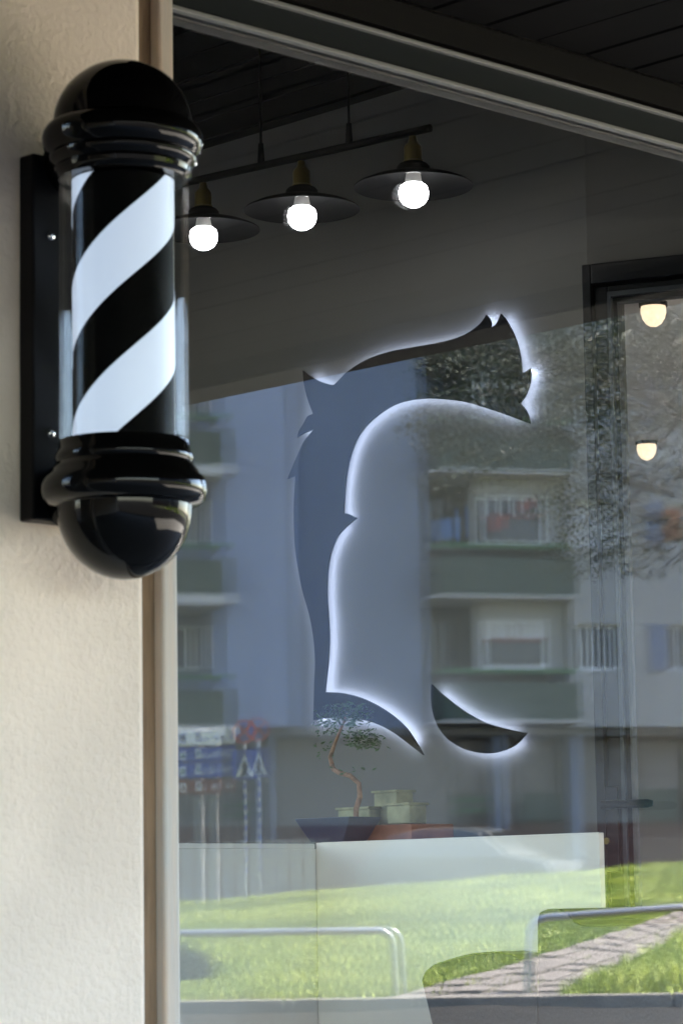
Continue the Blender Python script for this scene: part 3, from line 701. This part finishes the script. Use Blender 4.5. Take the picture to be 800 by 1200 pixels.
# bush at the left end of the lawn
bb_ = seen(205, 1140, 24.5); bz = ground_z(bb_.x, bb_.y)
be = empty('bush', (bb_.x, bb_.y, bz), 0, 'dark rounded bush at the left foot of the lawn', 'bush')
lf = MB(); leaves(lf, clumps((0, 0, .22), (.22, .22, .12), 16, .14), 5000, .018); lf.build('foliage', 'bush', be, normals=False)
MB().tube([(0, 0, -.05), (0, 0, .2)], [.02, .012], 6).build('stem', 'tree_bark', be)

# ------------------------------------------------------------------ apartment building across the street
TB = 58.0
BA = rad(14)
u2 = np.array([RH[0]*math.cos(BA)+AH[0]*math.sin(BA), RH[1]*math.cos(BA)+AH[1]*math.sin(BA)])   # along the facade, in the mirror image
v2 = np.array([AH[0]*math.cos(BA)-RH[0]*math.sin(BA), AH[1]*math.cos(BA)-RH[1]*math.sin(BA)])   # into the building
O2 = CAM[:2]+AH*TB
bang = math.atan2(u2[1], -u2[0])                   # real direction of local +x = -(mirrored u)
bld = empty('apartment_building', (O2[0], -O2[1], 0), bang, 'white apartment block with dark green balconies reflected in the shop window', 'building')
def fu(px, py, d=0.0):                              # local x and z on the facade plane at depth d
    r_ = ray(px, py); o_ = O2+v2*d; k = ((o_-CAM[:2])@v2)/(r_[:2]@v2); p = CAM+r_*k
    return -float((p[:2]-O2)@u2), float(p[2])
# local frame check: +x = -(u), +y must be into the building, so x cross y = z
def fbox(mb, x0, y0, x1, y1, d0, d1, ref=0.0):
    xa_, za_ = fu(x0, y0, ref); xb_, zb__ = fu(x1, y1, ref); return mb.box(xa_, d0, za_, xb_, d1, zb__)
def flat(xc, yc):                                   # facade x at mid height column
    return fu(xc, yc)[0]
RX = lambda px: fu(px, 700)[0]
RZ = lambda py: fu(400, py)[1]
def cells(x0, x1, z0, z1, holes, d0, d1):
    xs = sorted({x0, x1} | {h[0] for h in holes} | {h[2] for h in holes}); zs = sorted({z0, z1} | {h[1] for h in holes} | {h[3] for h in holes})
    xs = [x for x in xs if x0 <= x <= x1]; zs = [z for z in zs if z0 <= z <= z1]; mb = MB()
    for i in range(len(xs)-1):
        for j in range(len(zs)-1):
            cx = (xs[i]+xs[i+1])/2; cz = (zs[j]+zs[j+1])/2
            if any(min(h[0], h[2]) < cx < max(h[0], h[2]) and min(h[1], h[3]) < cz < max(h[1], h[3]) for h in holes): continue
            mb.box(xs[i], d0, zs[j], xs[i+1], d1, zs[j+1])
    return mb
def bp_(mb, n, m): return mb.build(n, m, bld)
def rect(p0, q0, p1, q1): return (min(RX(p0), RX(p1)), RZ(q1), max(RX(p0), RX(p1)), RZ(q0))
ST = 147.3
ZTOP = 15.6
def window(p0, q0, p1, q1, d, fmat='win_white', pmat='pane', mull=1, trans=False):
    x0, z0, x1, z1_ = rect(p0, q0, p1, q1); f = .06
    fr_ = MB().box(x0, d, z0, x1, d+.08, z0+f).box(x0, d, z1_-f, x1, d+.08, z1_).box(x0, d, z0+f, x0+f, d+.08, z1_-f).box(x1-f, d, z0+f, x1, d+.08, z1_-f)
    for i in range(mull):
        xm = x0+(x1-x0)*(i+1)/(mull+1); fr_.box(xm-f*.4, d, z0+f, xm+f*.4, d+.08, z1_-f)
    fo = fr_.build('window', fmat, bld)
    o_ = bx(x0+f, d+.04, z0+f, x1-f, d+.05, z1_-f).build('pane', pmat, fo); return fo
z_g = RZ(853)
# left loggia stack
XL, X1_, X2_, X3_, X4_ = RX(-1900), RX(247), RX(334), RX(496), RX(664)
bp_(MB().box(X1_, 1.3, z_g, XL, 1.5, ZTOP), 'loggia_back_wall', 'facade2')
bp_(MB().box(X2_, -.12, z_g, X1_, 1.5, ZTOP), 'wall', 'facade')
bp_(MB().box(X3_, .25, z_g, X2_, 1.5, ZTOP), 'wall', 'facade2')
bp_(MB().box(X4_, 1.5, z_g, X3_, 1.7, ZTOP), 'loggia_back_wall', 'dark_wall')
XE = RX(1500)
for k in range(-3, 3):
    r_ = 647+ST*(k) + (2 if k > 0 else 0)
    if r_ > 800: continue
    # left balconies
    f0 = MB(); x0, z0, x1, z1_ = rect(-60, r_+17, 252, r_+57); f0.box(x0, -.75, z0, x1, -.70, z1_).box(x0, -.70, z0, x0+.05, -.13, z1_)
    bp_(f0, 'balcony_panel', 'green')
    x0, z0, x1, z1_ = rect(-60, r_, 250, r_+5); bp_(MB().box(x0, -.78, z0, x1, -.70, z1_).box(x0, -.70, z0, x0+.05, -.13, z1_), 'balcony_rail', 'green_rail')
    x0, z0, x1, z1_ = rect(-60, r_+57.5, 254, r_+69); bp_(MB().box(x0, -.80, z0, x1, -.13, z1_).box(RX(247)+.001, -.129, z0, x1, 1.29, z1_), 'balcony_slab', 'slabwhite')
    window(214-70, r_+84, 232, r_+135, 1.15, mull=3); window(234, r_+84, 245, r_+135, 1.15, mull=0, pmat='curtain')
for k in range(-3, 2):
    r_ = 639+ST*k
    f0 = MB(); x0, z0, x1, z1_ = rect(499, r_+16, 665, r_+60); bp_(MB().box(x0, -.45, z0, x1, -.40, z1_), 'balcony_panel', 'green')
    x0, z0, x1, z1_ = rect(499, r_, 664, r_+5); bp_(MB().box(x0, -.48, z0, x1, -.42, z1_), 'balcony_rail', 'green_rail')
    x0, z0, x1, z1_ = rect(498, r_+60.3, 666, r_+63); bp_(MB().box(x0, -.46, z0, x1, 1.49, z1_), 'balcony_slab', 'slabwhite')
    if k == 1: continue
    # white glazed bay in the right part of the loggia, dark open part to its left
    x0, z0, x1, z1_ = rect(557, r_+63.2, 663, r_+147); hz = rect(563, r_+85, 642, r_+143)
    bp_(cells(x0, x1, z0, z1_, [hz], .3, .42), 'bay_wall', 'facade3')
    pm = 'curtain' if k == 0 else ('pane' if k % 2 else 'curtain')
    window(563, r_+85, 642, r_+143, .33, mull=4, pmat=pm)
    window(505, r_+80, 550, r_+146, 1.38, fmat='dark_wall', mull=2)
    x0, z0, x1, z1_ = rect(570, r_+111, 636, r_+138); bp_(MB().box(x0, .30, z0, x1, .325, z1_), 'lower_pane', 'pane')
    x0, z0, x1, z1_ = rect(569, r_+108, 638, r_+111); bp_(MB().box(x0, .27, z0, x1, .328, z1_), 'red_rail', 'red')
x0, z0, x1, z1_ = rect(572, 752, 628, 775)
# washing and awnings on the upper balcony
for (a, b, c, d, m_) in ((502, 610, 526, 634, 'blue'), (531, 596, 535, 634, 'blue'), (568, 604, 584, 622, 'red'), (603, 586, 618, 598, 'red')):
    x0, z0, x1, z1_ = rect(a, b, c, d); bp_(MB().box(x0, -.30, z0, x1, -.28, z1_), 'cloth', m_)
# right wall with windows
holes = []; wins = []
for k in range(-3, 2):
    r_ = 582+ST*k
    for (a, b) in ((667, 722), (777, 803), (860, 905), (960, 1010)):
        holes.append(rect(a, r_+1, b, r_+56)); wins.append((a, r_+1, b, r_+56, k))
wl_ = cells(XE, X4_, z_g, ZTOP, holes, -.02, .3)
bp_(wl_, 'wall', 'facade3'); bp_(MB().box(XE, .301, z_g, X4_-.01, .5, ZTOP), 'inner_wall', 'dark_wall')
for (a, q0, b, q1, k) in wins:
    window(a, q0, b, q1, .1, pmat='curtain' if (a+k) % 2 else 'pane', mull=3 if a == 667 else 1)
    if a == 777:
        x0, z0, x1, z1_ = rect(757, q0, 775, q1); sh = MB().box(x0, -.075, z0, x1, -.021, z1_); bp_(sh, 'shutter', 'facade2')
        x0, z0, x1, z1_ = rect(779, q0+6, 801, q0+44); bp_(MB().box(x0, .085, z0, x1, .097, z1_), 'curtain', 'orange') if k == 0 else None
bp_(MB().box(XE, -.1, ZTOP, XL, 2, ZTOP+.4), 'roof', 'facade2')
bp_(MB().box(XE, .2, z_g-.16, XL, 1.5, z_g-.001), 'ground_floor_ceiling', 'dark_wall')
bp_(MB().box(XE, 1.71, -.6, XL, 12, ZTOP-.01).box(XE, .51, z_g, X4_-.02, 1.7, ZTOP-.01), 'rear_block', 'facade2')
# ground floor, set back
gh = [rect(533, 862, 575, 990), rect(611, 862, 664, 990), rect(100, 870, 300, 960), rect(757, 865, 810, 985)]
D0 = .9
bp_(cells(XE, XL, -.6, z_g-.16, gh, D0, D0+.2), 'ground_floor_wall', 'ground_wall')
bp_(MB().box(XE, D0+.25, -.6, XL, D0+.3, z_g-.2), 'ground_floor_back', 'dark_wall')
bp_(MB().box(XE, D0-.06, -.6, XL, D0-.001, RZ(967)), 'plinth', 'plinth')
for (a, b, c, d) in ((536, 866, 572, 930), (615, 866, 661, 928), (760, 868, 806, 930)):
    x0, z0, x1, z1_ = rect(a, b, c, d); bp_(MB().box(x0, D0+.10, z0, x1, D0+.15, z1_), 'garage_door', 'ground_wall')
for (a, b, c, d) in ((534, 935, 575, 941), (534, 948, 575, 953), (612, 931, 664, 963), (268, 940, 299, 944), (268, 951, 299, 955), (755, 926, 800, 966)):
    x0, z0, x1, z1_ = rect(a, b, c, d); bp_(MB().box(x0, D0-.13, z0, x1, D0-.08, z1_), 'green_panel', 'green_rail' if d-b < 8 else 'green')
window(100, 872, 262, 958, D0+.05, mull=5, fmat='dark_wall')
for p in (300, 578, 668):
    x0 = RX(p+8); x1 = RX(p); bp_(MB().box(x0, .25, -.6, x1, D0-.07, z_g-.17), 'pillar', 'facade2')

# ------------------------------------------------------------------ road signs
def text_strokes(mb, x0, x1, z0, z1_, y, n=9):      # unreadable far lettering: upright strokes of uneven height
    xs = np.linspace(x0, x1, n+1)
    for i in range(n):
        if random.random() < .15: continue
        wd = (xs[i+1]-xs[i]); zz = z0+(z1_-z0)*random.choice([.65, .75, 1.0])
        mb.box(xs[i]+wd*.12, y-.003, z0, xs[i]+wd*.38, y, zz); 
        if random.random() < .7: mb.box(xs[i]+wd*.38, y-.003, z0, xs[i]+wd*.8, y, z0+(z1_-z0)*.18)
        if random.random() < .5: mb.box(xs[i]+wd*.62, y-.003, z0+(z1_-z0)*.1, xs[i]+wd*.8, y, zz*.9+z0*.1)
TS = 46.0
def srt(px, py, t=TS): return seen(px, py, t)
face = math.atan2(-(-AH[1])*-1, -AH[0]*-1)          # placeholder, replaced below
vr = Vector((RH[0], -RH[1], 0)); vx = -vr            # local +x of a sign facing us in the mirror
sang = math.atan2(vx.y, vx.x)
pxm = TS/F
# no-stopping sign over a blue square sign with a white triangle
c = srt(287, 870); gz = ground_z(c.x, c.y)
e = empty('road_sign', (c.x, c.y, gz), sang, 'round blue and red no stopping sign above a blue square sign with white triangle', 'road sign')
def z_of(py): return float(srt(287, py).z)-gz
pole_ = MB().tube([(0, 0, -.1), (0, 0, z_of(846))], .030, 12).build('post', 'steel', e)
for k in range(9):
    z = z_of(918)-k*.17
    MB().tube([(0, 0, z), (0, 0, z-.085)], .0315, 12).build('post_band', 'sign_blue', pole_)
rc = 14.2*pxm; zc = z_of(857.5)
def disc(r, y, m, n_, par, hole=0):
    mb = MB(); N = 40; vs = []
    for yy in (y, y+.006):
        vs += [(r*math.cos(2*math.pi*k/N), yy, zc+r*math.sin(2*math.pi*k/N)) for k in range(N)]
    mb.add(vs, [tuple(range(N)), tuple(range(2*N-1, N-1, -1))]+[(k, (k+1) % N, N+(k+1) % N, N+k) for k in range(N)]); return mb.build(n_, m, par)
rs = disc(rc, -.045, 'sign_red', 'round_plate', e); disc(rc*.78, -.052, 'sign_blue', 'blue_field', rs)
for s in (1, -1):
    a = math.pi/4*s; w2 = rc*.10; L_ = rc*.80; dx, dz = math.cos(a), math.sin(a); nx2, nz2 = -dz, dx
    q = [(-dx*L_-nx2*w2, zc-dz*L_-nz2*w2), (dx*L_-nx2*w2, zc+dz*L_-nz2*w2), (dx*L_+nx2*w2, zc+dz*L_+nz2*w2), (-dx*L_+nx2*w2, zc-dz*L_+nz2*w2)]
    MB().prism(q, 'y', -.058-.001*s, -.054).build('red_bar', 'sign_red', rs)
za_, zb2 = z_of(914), z_of(879); hw = 14.5*pxm
sq = MB().box(-hw, -.045, za_, hw, -.038, zb2).build('square_plate', 'sign_blue', e)
hc = (za_+zb2)/2
MB().prism([(-hw*.72, za_+hw*.26), (hw*.72, za_+hw*.26), (0, zb2-hw*.34)], 'y', -.050, -.0455).build('white_triangle', 'sign_white', sq)
MB().box(-hw*.36, -.054, za_+hw*.36, hw*.36, -.0505, za_+hw*.50).prism([(-.03, za_+hw*.5), (.03, za_+hw*.5), (.045, hc+hw*.1), (-.045, hc+hw*.1)], 'y', -.054, -.0505).box(-.02, -.054, hc+hw*.12, .02, -.0505, hc+hw*.32).build('pictogram', 'sign_black', sq)
# direction signs stacked on two posts
c = srt(215, 895); gz = ground_z(c.x, c.y)
e = empty('direction_sign', (c.x, c.y, gz), sang, 'stack of white, blue and brown direction signs on two pale posts', 'road sign')
def zz_(py): return float(srt(215, py).z)-gz
def xx_(px): return (215-px)*pxm
xr_, xl_ = xx_(260), xx_(158)
for q in (233, 178): MB().tube([(xx_(q), .03, -.1), (xx_(q), .03, zz_(856))], .085, 14).build('post', 'fence', e)
for (q0, q1, m_, tm) in ((857, 875, 'sign_white', 'sign_blue'), (877.5, 894, 'sign_blue', 'sign_white'), (895.5, 913, 'sign_blue', 'sign_white'), (915, 932, 'sign_brown', 'sign_white')):
    z0, z1_ = zz_(q1), zz_(q0)
    pn = MB().box(xr_, -.09, z0, xl_, -.06, z1_).build('sign_panel', m_, e, bevel=.008, seg=1)
    tx = MB(); text_strokes(tx, xx_(256), xx_(228), z0+.07, z1_-.06, -.091, 8); text_strokes(tx, xx_(200), xx_(165), z0+.07, z1_-.06, -.091, 9)
    tx.box(xx_(219), -.0945, z0+.04, xx_(212), -.091, z1_-.04); tx.build('lettering', tm, pn)
    gx = (xx_(219)+xx_(212))/2
    MB().box(gx-.03, -.098, z0+.08, gx+.03, -.095, z1_-.09).build('pictogram', 'sign_green' if m_ == 'sign_blue' else 'sign_black', pn)
# fence of grey boards at the left
fa, fbb = srt(130, 1000, 49), srt(372, 1000, 49); gz = ground_z(fa.x, fa.y)
fe = empty('fence', (fa.x, fa.y, gz), 0, 'grey upright board fence at the far edge of the lawn', 'fence')
dirf = (fbb-fa); Lf = math.hypot(dirf.x, dirf.y); fe.rotation_euler.z = math.atan2(dirf.y, dirf.x)
ztp = float(srt(260, 988, 49).z)-gz; nbd = 15; f1 = None
for i in range(nbd):
    x = (i+.5)*Lf/nbd
    hh = ztp
    if f1 is None: f1 = bx(-.095, -.015, -.2, .095, .015, hh).build('fence_board', 'fence', fe, bevel=.004, seg=1, loc=(x, 0, 0)); 
    else: copy_child(f1, (x, 0, random.uniform(-.02, .02)))
for z in (.25, ztp-.3): bx(0, .017, z, Lf, .05, z+.07).build('fence_rail', 'fence', fe)
# parked car: profile lofted with tumblehome
cc = srt(548, 1000, 54); gz = ground_z(cc.x, cc.y)
car = empty('parked_car', (cc.x, cc.y, gz), sang, 'dark silver hatchback parked in front of the apartment block', 'car')
prof = [(-2.0, .35), (-2.02, .62), (-1.95, .80), (-1.15, .95), (-.55, 1.38), (-.2, 1.46), (.7, 1.48), (1.35, 1.36), (1.75, .98), (1.95, .88), (2.0, .5), (1.95, .3), (1.6, .25), (-1.6, .25)]
def body_v(hw_, sc, up): return [(x*sc, hw_ if z < .97 else hw_*(1-(z-.97)*.38), z) for x, z in up]
vsL = body_v(-.84, 1, prof); vsR = [(x, -y, z) for x, y, z in vsL]; vsM = [(x*1.0, 0, z*(1.02 if z > .5 else 1)) for x, z in prof]
N = len(prof); cb_ = MB(); cb_.add(vsL+vsM+vsR, [(i, (i+1) % N, N+(i+1) % N, N+i) for i in range(N)]+[(N+i, N+(i+1) % N, 2*N+(i+1) % N, 2*N+i) for i in range(N)]+[tuple(range(N)), tuple(range(3*N-1, 2*N-1, -1))])
cb_.build('body', 'car', car, bevel=.05, seg=3)
for s in (-1, 1):
    MB().add([(-.95, s*.83, 1.0), (.35, s*.835, 1.0), (.35, s*.705, 1.38), (-.45, s*.70, 1.35)], [(0, 1, 2, 3)]).build('side_window', 'car_glass', car)
    MB().add([(.42, s*.835, 1.0), (1.45, s*.83, 1.03), (1.15, s*.715, 1.34), (.42, s*.705, 1.38)], [(0, 1, 2, 3)]).build('side_window', 'car_glass', car)
    for x in (-1.3, 1.25):
        wh = MB().tube([(x, s*.70, .32), (x, s*.87, .32)], .32, 24).build('wheel', 'tyre', car); MB().tube([(x, s*.871, .32), (x, s*.88, .32)], .19, 18).build('rim', 'steel', wh)
    bx(1.90, s*.55-.14, .78, 2.01, s*.55+.14, .93).build('tail_lamp', 'tail', car, bevel=.02)
    bx(-2.03, s*.58-.16, .58, -1.93, s*.58+.16, .72).build('headlight', 'chrome', car, bevel=.02)
MB().add([(-1.08, -.68, 1.01), (-1.08, .68, 1.01), (-.60, .60, 1.38), (-.60, -.60, 1.38)], [(0, 1, 2, 3)]).build('windscreen', 'car_glass', car)
car.rotation_euler.z = sang+rad(28)
